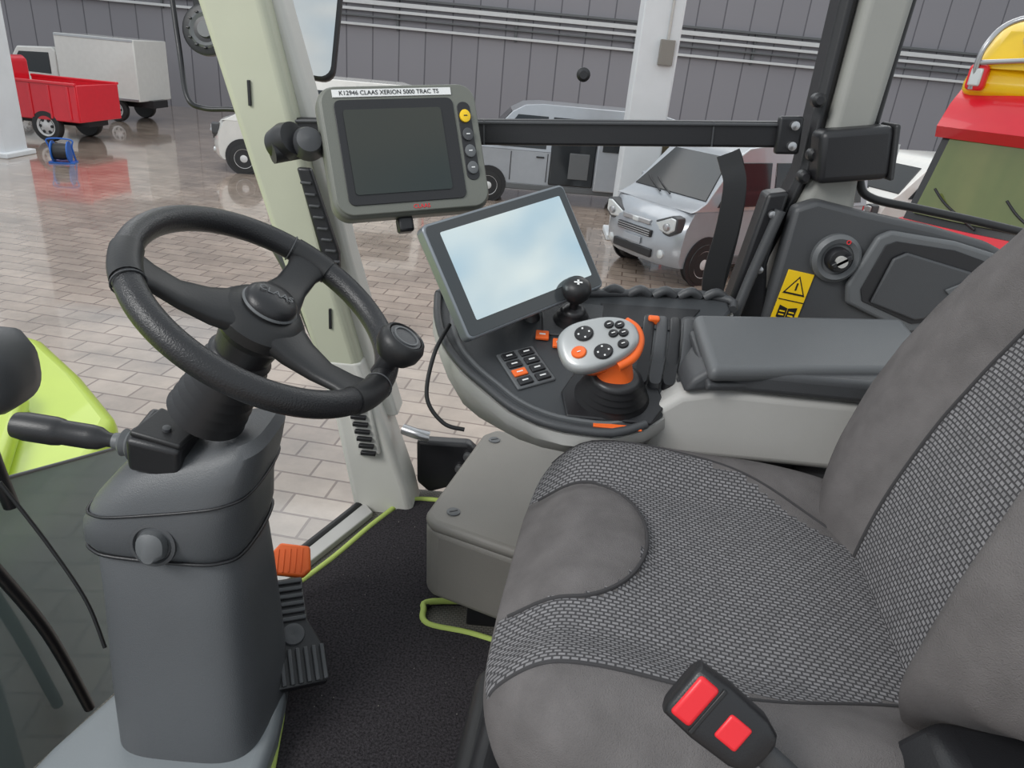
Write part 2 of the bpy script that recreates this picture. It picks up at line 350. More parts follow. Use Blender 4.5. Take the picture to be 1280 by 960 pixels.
# yellow/red truck on right
g=grp('red_yellow_truck',m=Matrix.Translation((5.12,7.45,-1.6))@Matrix.Rotation(math.radians(228),4,'Z'))
def sec(nm,poly,w,mt,bev=.05,taper=.0,z0=0):
    n=len(poly);vs=[(x,-(w/2-taper*max(0,z-z0)),z) for x,z in poly]+[(x,(w/2-taper*max(0,z-z0)),z) for x,z in poly]
    fs=[tuple(range(n)),tuple(range(n,2*n))]+[(i,(i+1)%n,n+(i+1)%n,n+i) for i in range(n)]
    mk(nm,vs,fs,mt,g,bev=bev)
def bowed(nm,xz,w,mt,bow=.10,th=.03,taper=.08,z0=1.4,dx=0):
    # curved sheet following the cab front: xz = [(x,z)...] bottom to top
    rs=[]
    for i in range(13):
        a=-1+2*i/12
        ring=[]
        for x,z in xz: ring.append((x+dx-bow*a*a,a*(w/2-taper*max(0,z-z0)),z))
        for x,z in reversed(xz): ring.append((x+dx-bow*a*a-th,a*(w/2-taper*max(0,z-z0)),z))
        rs.append(ring)
    rings(nm,rs,mt,g,ang=40)
sec('body_lower',[(-3,.4),(1.15,.4),(1.22,.6),(1.20,1.44),(1.12,1.56),(-3,1.56)],2.0,'vr',.08)
bowed('front_panel',[(1.30,.45),(1.38,.6),(1.38,1.3),(1.34,1.50),(1.27,1.60)],2.0,'vr',.13,.2)
bowed('yellow_stripe',[(1.385,1.12),(1.385,1.26)],2.02,'vy',.13,.05)
box('side_stripe',(-.9,0,1.19),(4.1,2.03,.14),'vy',g,bev=.01)
sec('cab_upper',[(-3,1.54),(1.02,1.56),(.76,2.50),(.66,2.65),(-3,2.65)],1.96,'vr',.07,.08,1.4)
bowed('windscreen_seal',[(1.24,1.60),(1.10,2.0),(.98,2.42)],1.94,'blk',.13,.15)
bowed('windscreen',[(1.235,1.67),(1.11,2.0),(1.0,2.36)],1.80,'vgg',.115,.03,dx=.012)
sec('side_window',[(-.2,1.72),(.85,1.72),(.70,2.32),(-.2,2.32)],1.99,'vg',.02,.08,1.4)
bowed('visor',[(1.02,2.36),(1.12,2.46),(1.02,2.66),(.86,2.80)],1.94,'vr',.14,.3,.14,2.3)
sec('roof_fairing',[(-2.8,2.65),(.90,2.74),(.86,3.0),(.56,3.4),(-.2,3.6),(-2.8,3.6)],1.86,'vy',.12,.22,2.7)
bowed('roof_ridge',[(.98,2.98),(.98,3.05)],1.55,'vy',.10,.1,0)
for s in(-1,1):
    lathe('roof_lamp_%d'%s,[(.01,-.1),(.10,-.1),(.12,0),(.10,.06),(.01,.08)],'lamp',g,m=T(.74,s*.42,3.26)@Matrix.Rotation(math.radians(65),4,'Y'))
    box('marker_lamp_%d'%s,(.90,s*.76,2.90),(.12,.16,.22),'red',g,bev=.04)
    box('marker_glass_%d'%s,(.97,s*.76,2.90),(.03,.10,.15),'lamp',g,bev=.02)
    box('lower_lamp_%d'%s,(1.30,s*.75,.85),(.08,.35,.25),'lamp',g,bev=.04)
    wheel(g,.5,s*.92,.42,s,1 if s>0 else 2);wheel(g,-2,s*.92,.42,s,3 if s>0 else 4)
    tube('wiper_%d'%s,[(1.25,s*.3,1.64),(1.20,s*.3-.3,1.80),(1.15,s*.3-.45,1.92)],.012,'blk',g)
tube('chrome_bar',[(.94,-.78,2.8),(.98,-.76,3.15),(.88,-.58,3.38),(.85,0,3.44),(.88,.58,3.38),(.98,.76,3.15),(.94,.78,2.8)],.025,'met',g)
tube('chrome_bar_lower',[(.96,-.77,3.02),(1.04,0,3.08),(.96,.77,3.02)],.022,'met',g)

# ================================================================== CAB
g=grp('tractor_hood',(-2.2,1.6,-.1))
prism('hood_top',[(-1.16,.5),(-1.16,1.6),(-1.31,2.11),(-1.62,2.42),(-1.93,2.69),(-2.15,2.78),(-3.6,2.9),(-3.6,.5)],-.75,-.1,'hood',g,bev=.05,world=True,seg=4)
prism('hood_ridge',[(-1.4,.5),(-1.4,1.7),(-1.6,2.1),(-1.95,2.35),(-3.5,2.5),(-3.5,.5)],-.11,-.04,'hood',g,bev=.03,world=True,seg=4)
prism('hood_lower',[(-1.18,.5),(-1.18,1.58),(-1.33,2.08),(-3.6,2.7),(-3.6,.5)],-1.25,-.74,'blk',g,bev=.02,world=True)
prism('front_axle_block',[(-1.3,.6),(-1.3,1.9),(-3.3,1.9),(-3.3,.6)],-1.6,-1.2,'blk',g,bev=.02,world=True)
prism('cab_floor',[(-.74,.2),(-.74,.75),(-.66,1.02),(-.54,1.22),(-.37,1.60),(-.26,1.72),(1.2,1.72),(1.2,.2)],-.14,-.012,'rubf',None,bev=.01)
box('cab_chassis',(.15,.9,-.87),(1.5,1.3,1.45),'blk',None,bev=.02)
g=grp('floor_mat',(0,1.2,0))
cp=[(-.46,1.22),(-.385,1.36),(-.31,1.53),(-.24,1.635),(-.10,1.64),(.03,1.63),(.03,1.27),(-.13,1.25),(-.145,1.22),(-.13,1.18),(-.04,1.165),(.05,1.14),(.3,1.0),(.3,.3),(-.3,.3),(-.33,.75),(-.345,.85),(-.37,.96),(-.44,1.1)]
prism('carpet_pile',cp,-.011,.004,'carpet',g,bev=.003,world=True)
tube('lime_binding',[(x,y,.003) for x,y in cp[:6]],.007,'lime',g,world=True,k=5)
tube('lime_binding_inner',[(x,y,.003) for x,y in cp[6:12]],.007,'lime',g,world=True,k=5)
tube('lime_binding_front',[(-.47,1.20,.004)]+[(x,y,.003) for x,y in ((-.44,1.1),(-.37,.96),(-.345,.85),(-.33,.75),(-.3,.5),(-.3,.3))],.007,'lime',g,world=True,k=5)
for i in range(30):
    x=random.uniform(-.36,-.0);y=random.uniform(.9,1.55);s=random.uniform(.0008,.0016)
    box('crumb_%d'%i,(x,y,.005),(s,s*1.4,s),'box',g,bev=0,world=True)
g=grp('door_sill_trim',(-.45,1.4,0))
tube('seal',[(-.56,1.2,.0),(-.50,1.3,.0),(-.42,1.48,.0),(-.36,1.62,.0)],.012,'rub',g,world=True)
prism('sill_plate',[(-.53,1.22),(-.49,1.21),(-.33,1.56),(-.36,1.6)],-.012,.006,'lgr',g,bev=.003,world=True)

g=grp('front_cab_pillar',(-.45,1.62,.6))
def pil_ring(z,x0,x1,y0,y1):
    return [(x0,y0,z),(x0+.012,y0-.012,z),(x1-.012,y0-.012,z),(x1,y0,z),(x1,y1,z),(x0,y1,z)]
rings('post',[pil_ring(z,x0,x1,1.60,1.70) for z,x0,x1 in ((.40,-.475,-.37),(.66,-.555,-.445),(.85,-.61,-.485),(1.17,-.70,-.56),(1.55,-.81,-.66))],'pil',g,world=True,bev=.006)
rings('post_lower',[pil_ring(z,x0,x1,1.598,1.70) for z,x0,x1 in ((-.02,-.385,-.225),(.06,-.40,-.245),(.25,-.435,-.31),(.41,-.48,-.37))],'pil2',g,world=True,bev=.006)
rings('inner_return',[pil_ring(z,x0,x1,1.65,1.72) for z,x0,x1 in ((.25,-.33,-.285),(.45,-.40,-.345),(.66,-.455,-.405),(.85,-.50,-.45),(1.17,-.575,-.54),(1.55,-.68,-.64))],'pil2',g,world=True,bev=.004)
MV=Matrix(((1,0,0,0),(0,0,-1,1.585),(0,1,0,0),(0,0,0,1)))
prism('vent_upper',[(-.505,.86),(-.475,.86),(-.415,.68),(-.415,.63),(-.445,.63)],-.012,.008,'blk',g,bev=.005,m=MV,world=True)
for k in range(8): box('vent_slat_%d'%k,(-.484+k*.0085,1.575,.83-k*.024),(.024,.008,.006),'dgr',g,bev=.002,world=True)
prism('vent_lower',[(-.405,.31),(-.345,.31),(-.315,.17),(-.37,.16)],-.01,.01,'pil2',g,bev=.005,m=MV,world=True)
for k in range(7): box('vent_lower_slat_%d'%k,(-.375+k*.005,1.570,.295-k*.02),(.038,.012,.010),'blk',g,bev=.002,world=True)
for z,x in((1.0,-.60),(.52,-.44)): box('pillar_slot_%d'%int(z*10),(x,1.586,z),(.006,.006,.05),'blk',g,bev=.001,world=True)
tube('exterior_handle',[(-.60,1.72,.68),(-.645,1.80,.65),(-.60,1.80,.56),(-.565,1.80,.46),(-.53,1.80,.37),(-.46,1.71,.33)],.018,'dgr',g,world=True)
g=grp('door_hinge_bracket',(-.15,1.66,.1))
prism('plate',[(-.24,.16),(-.10,.165),(-.06,.13),(-.08,.05),(-.2,.0),(-.235,.03)],-.02,.02,'blk',g,bev=.01,m=Matrix(((1,0,0,0),(0,0,-1,1.70),(0,1,0,0),(0,0,0,1))),world=True)
for x,z in((-.10,.13),(-.12,.09)): lathe('bolt_%d'%int(z*100),[(.012,0),(.012,.01),(.002,.012)],'met',g,m=T(x,1.68,z)@Matrix.Rotation(math.pi/2,4,'X'),world=True,n=12)
tube('grab_stub',[(-.27,1.64,.215),(-.23,1.63,.21),(-.2,1.63,.205)],.014,'met',g,world=True)

g=grp('window_guard_bar',(.1,1.62,.98))
mb=frame((-.11,1.62,.965),(.66,0,.055),(0,1,0))
box('bar',(.07,0,0),(1.16,.03,.052),'blk',g,bev=.006,m=mb,world=True)
box('bar_ridge',(.07,-.017,.02),(1.10,.008,.006),'dgr',g,bev=.002,m=mb,world=True)
for x in(-.0,.48): box('bar_joint_%d'%int(x*10),(x,-.016,0),(.003,.004,.05),'dgr',g,bev=0,m=mb,world=True)
box('end_plate',(.635,-.02,0),(.05,.02,.075),'blk',g,bev=.006,m=mb,world=True)
for z in(-.02,.02): lathe('bolt_%d'%int(z*100+5),[(.009,0),(.009,.012),(.002,.014)],'met',g,m=mb@T(.64,-.03,z)@Matrix.Rotation(math.pi/2,4,'X'),world=True,n=12)
g=grp('window_stud',(.09,1.68,1.12));lathe('stud',[(.014,0),(.014,.012),(.008,.018),(.002,.018)],'blk',g,m=T(.085,1.62,1.095)@Matrix.Rotation(math.pi/2,4,'X'),world=True,n=20)
g=grp('rear_cab_pillar',(.64,1.62,.9))
rings('post',[pil_ring(z,x0,x1,1.60,1.72) for z,x0,x1 in ((.55,.56,.72),(.87,.575,.70),(.95,.60,.69),(1.27,.605,.70),(1.55,.62,.71))],'bpil',g,world=True,bev=.006)
rings('door_frame',[pil_ring(z,x0,x1,1.62,1.68) for z,x0,x1 in ((.55,.47,.52),(.75,.515,.55),(.95,.57,.60),(1.27,.568,.602),(1.55,.57,.60))],'blk',g,world=True,bev=.006)
for z,x in((1.09,.562),(.985,.58),(.94,.572)): lathe('stud_%d'%int(z*100),[(.014,0),(.014,.018),(.008,.025),(.002,.025)],'blk',g,m=T(x,1.60,z)@Matrix.Rotation(math.pi/2,4,'X'),world=True,n=16)
g=grp('sunblind_roller_cover',(.64,1.58,1.0))
mc=frame((.648,1.575,.995),(.13,0,.022),(0,1,0))
box('cover',(0,0,0),(.145,.07,.105),'blk',g,bev=.014,m=mc,world=True)
box('end_cap',(.075,0,0),(.012,.075,.11),'rub',g,bev=.006,m=mc,world=True)
g=grp('seat_belt_strap',(.45,1.6,.8))
ribbon('strap',[(.404,1.59,.972),(.414,1.585,.95),(.428,1.575,.91),(.428,1.565,.82),(.420,1.56,.72),(.428,1.555,.66),(.432,1.55,.62)],.024,.002,'rub',g,world=True)
ribbon('strap_fold',[(.408,1.595,.972),(.422,1.592,.945),(.436,1.585,.89),(.438,1.58,.80),(.43,1.575,.68)],.022,.002,'rub',g,world=True)
g=grp('pillar_lower_latch',(.5,1.58,.75))
prism('latch_body',[(.50,.90),(.545,.91),(.535,.75),(.56,.62),(.46,.60),(.48,.74)],-.03,.03,'blk',g,bev=.008,m=Matrix(((1,0,0,0),(0,0,-1,1.60),(0,1,0,0),(0,0,0,1))),world=True)
for z in(.86,.80,.74): lathe('bolt_%d'%int(z*100),[(.008,0),(.008,.01),(.002,.012)],'met',g,m=T(.515,1.565,z)@Matrix.Rotation(math.pi/2,4,'X'),world=True,n=12)
tube('gas_strut',[(.53,1.56,.87),(.50,1.56,.72),(.48,1.55,.62)],.012,'dgr',g,world=True)

g=grp('rear_side_console',(.8,1.55,.7))
MY=Matrix(((1,0,0,0),(0,0,-1,1.55),(0,1,0,0),(0,0,0,1)))
prism('panel',[(.545,.60),(.555,.88),(.60,.90),(.70,.885),(.85,.868),(.98,.845),(1.10,.80),(1.4,.76),(1.4,.3),(.545,.3)],-.045,0,'dgr',g,bev=.012,m=MY,world=True)
prism('raised_frame',[(.735,.84),(.76,.855),(.90,.845),(1.0,.825),(1.02,.79),(.90,.645),(.86,.635),(.71,.69),(.70,.73)],0,.018,'mgr',g,bev=.008,m=MY,world=True)
prism('recess',[(.755,.825),(.775,.835),(.90,.828),(.975,.81),(.985,.79),(.885,.665),(.86,.66),(.74,.70),(.73,.725)],.0185,.021,'blk',g,bev=.001,m=MY,world=True)
prism('lid',[(.775,.80),(.80,.815),(.955,.785),(.96,.77),(.88,.675),(.86,.67),(.755,.70)],.021,.03,'dgr',g,bev=.006,m=MY,world=True)
prism('lid_rib',[(.90,.745),(.95,.775),(.96,.765),(.91,.735)],.03,.036,'mgr',g,bev=.002,m=MY,world=True)
mk_=MY@T(.665,.785,0)
lathe('switch_ring',[(.052,0),(.052,.012),(.044,.02),(.034,.016),(.034,.01),(.01,.01)],'mgr',g,m=mk_,world=True)
lathe('switch_knob',[(.026,.01),(.026,.028),(.022,.034),(.002,.034)],'blk',g,m=mk_,world=True)
box('switch_grip',(0,0,.038),(.044,.012,.014),'blk',g,bev=.003,m=mk_@Matrix.Rotation(.6,4,'Z'),world=True)
lathe('key_cap',[(.012,.03),(.012,.045),(.002,.045)],'lgr',g,m=mk_,world=True,n=16)
text('icon_mark','o',.02,'red',g,GM[g.name].inverted()@mk_@T(.012,.04,.021))
g=grp('warning_sticker',(.57,1.54,.7))
ms=MY@T(.595,.683,.002)@Matrix.Rotation(-.12,4,'Z')
box('sticker',(0,0,0),(.058,.128,.003),'yel',g,bev=.0005,m=ms,world=True)
def tri(s,z,mt,nm): prism(nm,[(-s,-s*.75),(s,-s*.75),(0,s*.95)],z,z+.0008,mt,g,bev=0,m=ms@T(0,.031),world=True)
tri(.025,.0018,'blk','triangle_border');tri(.0195,.0028,'yel','triangle_fill')
box('bang',(0,.031,.004),(.0035,.017,.001),'blk',g,bev=0,m=ms,world=True)
box('border_line',(0,-.002,.0022),(.057,.002,.001),'blk',g,bev=0,m=ms,world=True)
prism('book_l',[(-.02,-.043),(-.001,-.048),(-.001,-.02),(-.02,-.015)],.0018,.0026,'blk',g,bev=0,m=ms,world=True)
prism('book_r',[(.02,-.043),(.001,-.048),(.001,-.02),(.02,-.015)],.0018,.0026,'blk',g,bev=0,m=ms,world=True)
for s in(-1,1):
    for k in range(2): box('page_%d_%d'%(s,k),(s*.0105,-.036+k*.008,.0029),(.012,.003,.0006),'yel',g,bev=0,m=ms,world=True)
g=grp('rear_window_seal',(.9,1.62,.9))
tube('seal',[(.715,1.62,1.5),(.705,1.62,1.28),(.70,1.62,1.0),(.705,1.62,.935),(.74,1.62,.905),(.85,1.62,.892),(1.0,1.62,.875),(1.25,1.62,.84),(1.6,1.62,.78)],.009,'rub',g,world=True)
box('label',(.745,1.61,.985),(.032,.002,.07),'wht',g,bev=0,world=True)
for k in range(5): box('label_line_%d'%k,(.745,1.6085,.965+k*.006),(.024,.001,.0015),'blk',g,bev=0,world=True)

# ------------------------------------------------------------------ steering
mw=frame((-.336,.914,.784),(.836,-.174,-.519),(.197,.979,-.011))
g=grp('steering_wheel',m=mw)
RW=.180
N=96;rs=[]
for i in range(N):
    a=2*math.pi*i/N;c=V((math.cos(a),math.sin(a),0))
    rs.append([c*(RW+.0175*math.cos(b*math.pi/8))+V((0,0,.0185*math.sin(b*math.pi/8))) for b in range(16)])
rs.append(rs[0]);rings('rim',rs,'leather',g,cap=False,ang=180)
for k,ad in enumerate((101,222,352)):
    a=math.radians(ad);m=Matrix.Rotation(a,4,'Z')
    def sec2(r,w,z,t): return [(r,w*sp(math.cos(q*math.pi/12),.7),z+t*sp(math.sin(q*math.pi/12),.8)) for q in range(24)]
    rings('spoke_%d'%(k+1),[sec2(.03,.042,-.022,.018),sec2(.07,.033,-.026,.014),(sec2(.11,.025,-.022,.011)),sec2(.145,.025,-.010,.010),sec2(RW-.004,.034,0,.012)],'rub',g,m=m,ang=50)
    tube('rim_collar_%d'%(k+1),[(RW*math.cos(a+d),RW*math.sin(a+d),0) for d in (-.17,-.09,0,.09,.17)],.0198,'rub',g,k=4,n=18)
    tube('rim_stitch_%d'%(k+1),[(RW*math.cos(a+.2)+.0195*math.cos(t)*math.cos(a+.2),RW*math.sin(a+.2)+.0195*math.cos(t)*math.sin(a+.2),.0195*math.sin(t)) for t in [q*math.pi/6 for q in range(12)]],.0012,'dgr',g,closed=True,k=2,n=6)
lathe('hub',[(.01,-.06),(.045,-.055),(.062,-.035),(.062,-.02),(.05,-.006),(.035,.0)],'rub',g,n=40)
lathe('hub_cap',[(.034,-.01),(.037,.002),(.035,.012),(.028,.019),(.015,.022),(.001,.023)],'blk',g,n=40)
lathe('hub_cap_ring',[(.036,.0),(.0385,.003),(.036,.006)],'mgr',g,n=40)
text('hub_label','CLAAS',.016,'mgr',g,T(0,0,.0232)@Matrix.Rotation(math.radians(25),4,'Z'))
mkb=T(.168,.044,.016)
lathe('spinner_stem',[(.014,-.02),(.014,.025)],'blk',g,m=mkb)
lathe('spinner_knob',[(.01,.014),(.026,.018),(.033,.030),(.034,.044),(.030,.053),(.026,.055),(.024,.051),(.005,.051)],'rub',g,m=mkb)
lathe('spinner_inlay',[(.0235,.050),(.0235,.0535),(.001,.0545)],'dgr',g,m=mkb)
lathe('spinner_ring',[(.019,.053),(.019,.0555),(.0165,.0555),(.0165,.053)],'mgr',g,m=mkb)
g=grp('steering_column',(-.48,.95,.3))
prof_=[]
for i in range(17):
    prof_.append((.038+.0009*i+(.0065 if i%2 else -.0035),-.085-.0085*i))
lathe('boot',prof_,'boot',g,m=mw,world=True,ang=180,n=40)
lathe('shaft_cover',[(.045,-.055),(.040,-.085),(.03,-.09)],'blk',g,m=mw,world=True)
def cs(c,hx,hy,tilt=0,e=.5,n=56):
    return selring(c,(hx,0,tilt*hx),(0,hy,0),e,n)
rings('upper_cowl',[cs((-.512,.965,.372),.120,.10),cs((-.512,.962,.40),.129,.110,.06),cs((-.509,.962,.44),.129,.109,.14),cs((-.490,.963,.49),.128,.102,.26),cs((-.472,.965,.525),.118,.09,.30),cs((-.465,.965,.545),.10,.072,.30),cs((-.462,.965,.552),.05,.035,.28)],'col',g,world=True)
tube('cowl_joint',[V(p) for p in cs((-.513,.964,.378),.126,.106)[::4]],.003,'blk',g,closed=True,world=True,k=4)
tube('cowl_joint_upper',[V(p) for p in cs((-.499,.962,.466),.1302,.1062,.20)[::4]],.0022,'blk',g,closed=True,world=True,k=4)
rings('lower_cowl',[cs((-.466,.885,.0),.112,.122),cs((-.470,.890,.03),.117,.124),cs((-.486,.92,.15),.119,.118),cs((-.502,.95,.28),.117,.108),cs((-.511,.962,.365),.116,.100),cs((-.512,.963,.376),.110,.095)],'col',g,world=True)
mk2=frame((-.506,.850,.416),(1,0,0),(0,.2,1))
lathe('lock_recess',[(.034,-.01),(.034,.002),(.029,.003),(.026,-.002)],'dgr',g,m=mk2,world=True)
rings('lock_knob',[selring((0,0,0),(.022,0,0),(0,.024,0),.8,24),selring((0,0,.012),(.020,0,0),(0,.022,0),.8,24),selring((0,-.006,.018),(.010,0,0),(0,.016,0),.8,24)],'mgr',g,m=mk2,world=True)
g=grp('indicator_stalk',(-.6,.93,.54))
msb=frame((-.495,.915,.550),(.9,0,-.15),(0,1,.2))
box('switch_housing',(-.008,0,0),(.078,.08,.062),'blk',g,bev=.008,m=msb,world=True)
prism('housing_cover',[(-.045,-.03),(.03,-.035),(.04,.02),(-.03,.035)],.029,.039,'rub',g,bev=.004,m=msb,world=True)
lathe('cover_bolt',[(.006,.039),(.006,.044),(.001,.045)],'dgr',g,m=msb@T(.0,-.01),world=True,n=12)
ax0=V((-.53,.915,.545));ax1=V((-.755,.935,.562))
d=(ax1-ax0).normalized()
mst=frame(ax0,(0,1,0),d.cross(V((0,1,0))))
if (mst.to_3x3()@V((0,0,1))).dot(d)<0: mst=mst@Matrix.Rotation(math.pi,4,'X')
lathe('boot',[(.026,0),(.028,.010),(.021,.015),(.025,.022),(.018,.028),(.021,.035),(.013,.042),(.012,.05)],'mgr',g,m=mst,world=True)
lathe('stem',[(.010,.045),(.011,.06),(.017,.072),(.0185,.085),(.0185,.125),(.020,.128),(.0215,.138),(.0215,.180),(.019,.195),(.002,.198)],'blk',g,m=mst,world=True)
for k in range(3): text('icon_%d'%k,['D','-','=>'][k],.012,'wht',g,GM[g.name].inverted()@frame(ax0+d*(.095+.028*k)+V((0,-.0195,.008)),-d,(0,.3,1)))
g=grp('column_plinth',(-.6,.8,.03))
prism('plinth_body',[(-.74,.45),(-.68,.78),(-.64,.90),(-.55,.985),(-.43,1.01),(-.355,.95),(-.34,.85),(-.32,.45)],-.01,.055,'plinth',g,bev=.02,world=True,seg=4)
g=grp('brake_pedal',(-.42,1.2,.12))
mp=frame((-.425,1.19,.125),(1,.15,.05),(-.1,.8,.55))
prism('orange_pad',[(-.04,-.025),(.03,-.035),(.045,-.02),(.04,.03),(-.02,.04),(-.045,.01)],-.008,.008,'org',g,bev=.005,m=mp,world=True)
for k in range(5): box('pad_groove_%d'%k,(-.022+k*.012,0,.0085),(.003,.05,.003),'org',g,bev=.001,m=mp,world=True)
tube('pedal_arm',[(-.44,1.19,.115),(-.50,1.15,.10),(-.56,1.08,.12)],.012,'blk',g,world=True)
g=grp('accelerator_pedal',(-.38,1.02,.1))
mp=frame((-.360,1.02,.10),(.75,.36,-.05),(-.55,.70,.42))
prism('pad',[(-.055,-.10),(.045,-.10),(.05,-.04),(.025,.02),(.025,.11),(-.025,.11),(-.03,.02),(-.06,-.04)],-.012,.008,'blk',g,bev=.004,m=mp,world=True)
for k in range(7): box('rib_%d'%k,(-.045+k*.0145,-.065,.011),(.008,.065,.008),'dgr',g,bev=.002,m=mp,world=True)
for k in range(6): box('upper_rib_%d'%k,(0,.025+k*.015,.011),(.045,.008,.006),'dgr',g,bev=.002,m=mp,world=True)
lathe('pad_boss',[(.022,.006),(.02,.014),(.012,.016),(.002,.012)],'dgr',g,m=mp@T(-.005,-.005),world=True)
tube('arm',[(-.42,1.1,.12),(-.47,1.1,.08),(-.50,1.05,.03)],.014,'blk',g,world=True)
g=grp('storage_box',(.1,1.35,.15))
bp=[(-.152,1.23),(-.135,1.20),(.03,1.135),(.30,1.125),(.32,1.6),(-.03,1.62),(-.06,1.59)]
prism('box_body',bp,.055,.235,'box',g,bev=.03,seg=5,world=True,shrink=.03)
prism('lid',bp,.225,.252,'box',g,bev=.012,seg=4,world=True)
for x,y in((-.095,1.24),(-.03,1.56)):
    lathe('lid_screw_%d'%int(y*10),[(.014,0),(.014,.003),(.011,.004),(.002,.004)],'mgr',g,m=T(x,y,.2515),world=True,n=20)
    box('screw_slot_%d'%int(y*10),(x,y,.2558),(.018,.004,.001),'blk',g,bev=0,world=True,rot=(0,0,.5))
box('box_foot',(.12,1.38,.022),(.34,.35,.07),'blk',g,world=True)

# ------------------------------------------------------------------ seat
ms_=frame((.045,.80,0),(.9915,-.1302,0),(.1302,.9915,0))
g=grp('tractor_seat',m=ms_)
b0=.045
def cush(A,B,Z):
    a=.268+.297*A
    hb=.375-.035*smooth(.3,-1,A)
    b=b0+hb*B
    z=.420+.075*Z
    if Z>0:
        w=abs(B)
        z+=Z*(.038*smooth(.45,.75,w)-.02*smooth(.75,1.0,w))
        z+=Z*.012*smooth(.1,-.6,A)-Z*.05*smooth(-.6,-1.0,A)**2
        z+=-Z*.012*smooth(.2,.9,A)
        dl=math.hypot(max(0,a-.075)/.095,(b-.065)/.135)
        z+=Z*.014*smooth(1.05,.75,dl)
    else:
        a+= .02*abs(Z)*(-A)
    return (a,b,z)
def lobe(a,b):
    return math.hypot(max(0,a-.06)/.10,(b-.07)/.14)
def cmi(p,q):
    if q.z<.35: return 0
    a,b=p.x,p.y
    if lobe(a,b)<1: return 0
    far=.315-.16*smooth(.22,.55,a)
    near=-.205+.10*smooth(.2,.55,a)
    if near<b<far and q.x>-.985: return 1
    return 0
superell('seat_cushion',cush,['fab','mesh'],cmi,g,nu=170,nv=260,eu=.42,ev=.5)
def ctop(a,b):
    A=max(-1,min(1,(a-.268)/.297))
    hb=.375-.035*smooth(.3,-1,A);
    s=math.copysign(abs(A)**(1/.42),A);rho=(max(0,1-s*s))**(.21)
    if rho<1e-4:return cush(A,0,0)
    Bq=max(-1,min(1,(b-b0)/hb/rho));c=math.copysign(abs(Bq)**2,Bq);Zq=max(0,1-c*c)**.25*rho
    return cush(A,Bq*rho,Zq)
def seam(nm,pts,r=.0028):
    o=[]
    for v in crs([(x,y,0) for x,y in pts],6):
        p=V(ctop(v.x,v.y));p.z+=.0002;o.append(p)
    tube(nm,o,r,'seam',g,smoothpath=False,n=8)
seam('seam_near',[(-.01,-.205),(.1,-.205),(.2,-.205),(.3,-.19),(.42,-.14),(.52,-.11)],.0022)
seam('seam_far',[(.0,.30),(.1,.315),(.2,.315),(.3,.30),(.42,.24),(.5,.18)],.0022)
lp=[(-.012,-.07),(.06,-.07)]+[(.06+.10*math.sin(t),.07-.14*math.cos(t)) for t in [i*math.pi/10 for i in range(1,10)]]+[(.06,.21),(-.01,.21)]
seam('seam_lobe',lp,.0030)
WZ=[(.40,.31),(.50,.335),(.60,.355),(.72,.372),(.80,.358),(.88,.325),(.96,.285),(1.05,.25),(1.12,.23)]
def back(H,B,F):
    zlo=.40+.15*smooth(.40,.85,-B)
    z=zlo+(1.12-zlo)*(H+1)/2
    wz=interp(WZ,z) if B>0 else interp([(.4,.335),(.75,.35),(1.05,.26),(1.12,.25)],z)
    b=b0+wz*B
    a=.505+(z-.56)*.27+.075-.075*F
    if F>0:
        w=abs(B)
        pr=((.120+.030*smooth(.60,.80,z))*smooth(.42,.76,w) if B<0 else .045*smooth(.28,.64,w))-.02*smooth(.85,1,w)
        pr*=1-.35*smooth(.85,1.1,z)
        a-=F*pr
        a-=F*.02*smooth(.35,.0,abs(z-.62))
    return (a,b,z)
FL=.34
def bmi(p,q):
    if q.z>.2 and -.50<q.y<FL and p.z>.44: return 1
    return 0
superell('seat_backrest',back,['fab','meshb'],bmi,g,nu=170,nv=260,eu=.40,ev=.45)
for s,lim in((-1,-.50),(1,FL)):
    pts=[]
    for i in range(30):
        H=-.95+i*1.9/29
        sH=math.copysign(abs(H)**2.5,H);rho=max(1e-3,1-sH*sH)**.2
        Bq=min(1,abs(lim/rho));c=Bq**(1/.45);F=max(0,1-c*c)**.225*rho
        p=V(back(H,lim,F));p.x-=.0005;pts.append(p)
    tube('back_seam_%d'%s,pts,.0028,'seam',g,smoothpath=False,n=8)
box('seat_pan',(.27,b0,.32),(.46,.56,.06),'blk',g,bev=.02)
rings('suspension_bellows',[selring((.25,b0-.03,z),(.20+(.012 if i%2 else 0),0,0),(0,.20+(.012 if i%2 else 0),0),.35,40) for i,z in enumerate([.06+.022*k for k in range(12)])],'rub',g)
box('suspension_base',(.25,b0-.03,.035),(.48,.44,.06),'blk',g,bev=.01)
prism('front_bracket',[(-.03,-.25),(.05,-.3),(.05,.30),(-.02,.26)],.26,.34,'blk',g,bev=.02)
prism('front_skirt',[(-.045,-.30),(.0,-.31),(.0,-.02),(-.05,-.04)],.12,.33,'rub',g,bev=.02)
tube('adjust_rail',[(-.04,-.28,.30),(-.045,-.28,.15),(0,-.28,.05)],.016,'blk',g)
lathe('adjust_knob',[(.02,0),(.022,.02),(.018,.035),(.002,.038)],'blk',g,m=T(-.03,-.27,.33))
MR=Matrix(((1,0,0,0),(0,0,-1,-.235),(0,1,0,0),(0,0,0,1)))
prism('recliner_cover',[(.37,.40),(.40,.50),(.44,.555),(.52,.56),(.62,.58),(.66,.50),(.62,.36)],-.03,.045,'blk',g,bev=.015,m=MR)
prism('recliner_lever',[(.355,.535),(.375,.56),(.44,.555),(.50,.55),(.50,.515),(.42,.51)],.048,.085,'dgr',g,bev=.010,m=MR)
lathe('recliner_pivot',[(.03,.04),(.03,.06),(.02,.065),(.002,.065)],'dgr',g,m=MR@T(.50,.50))
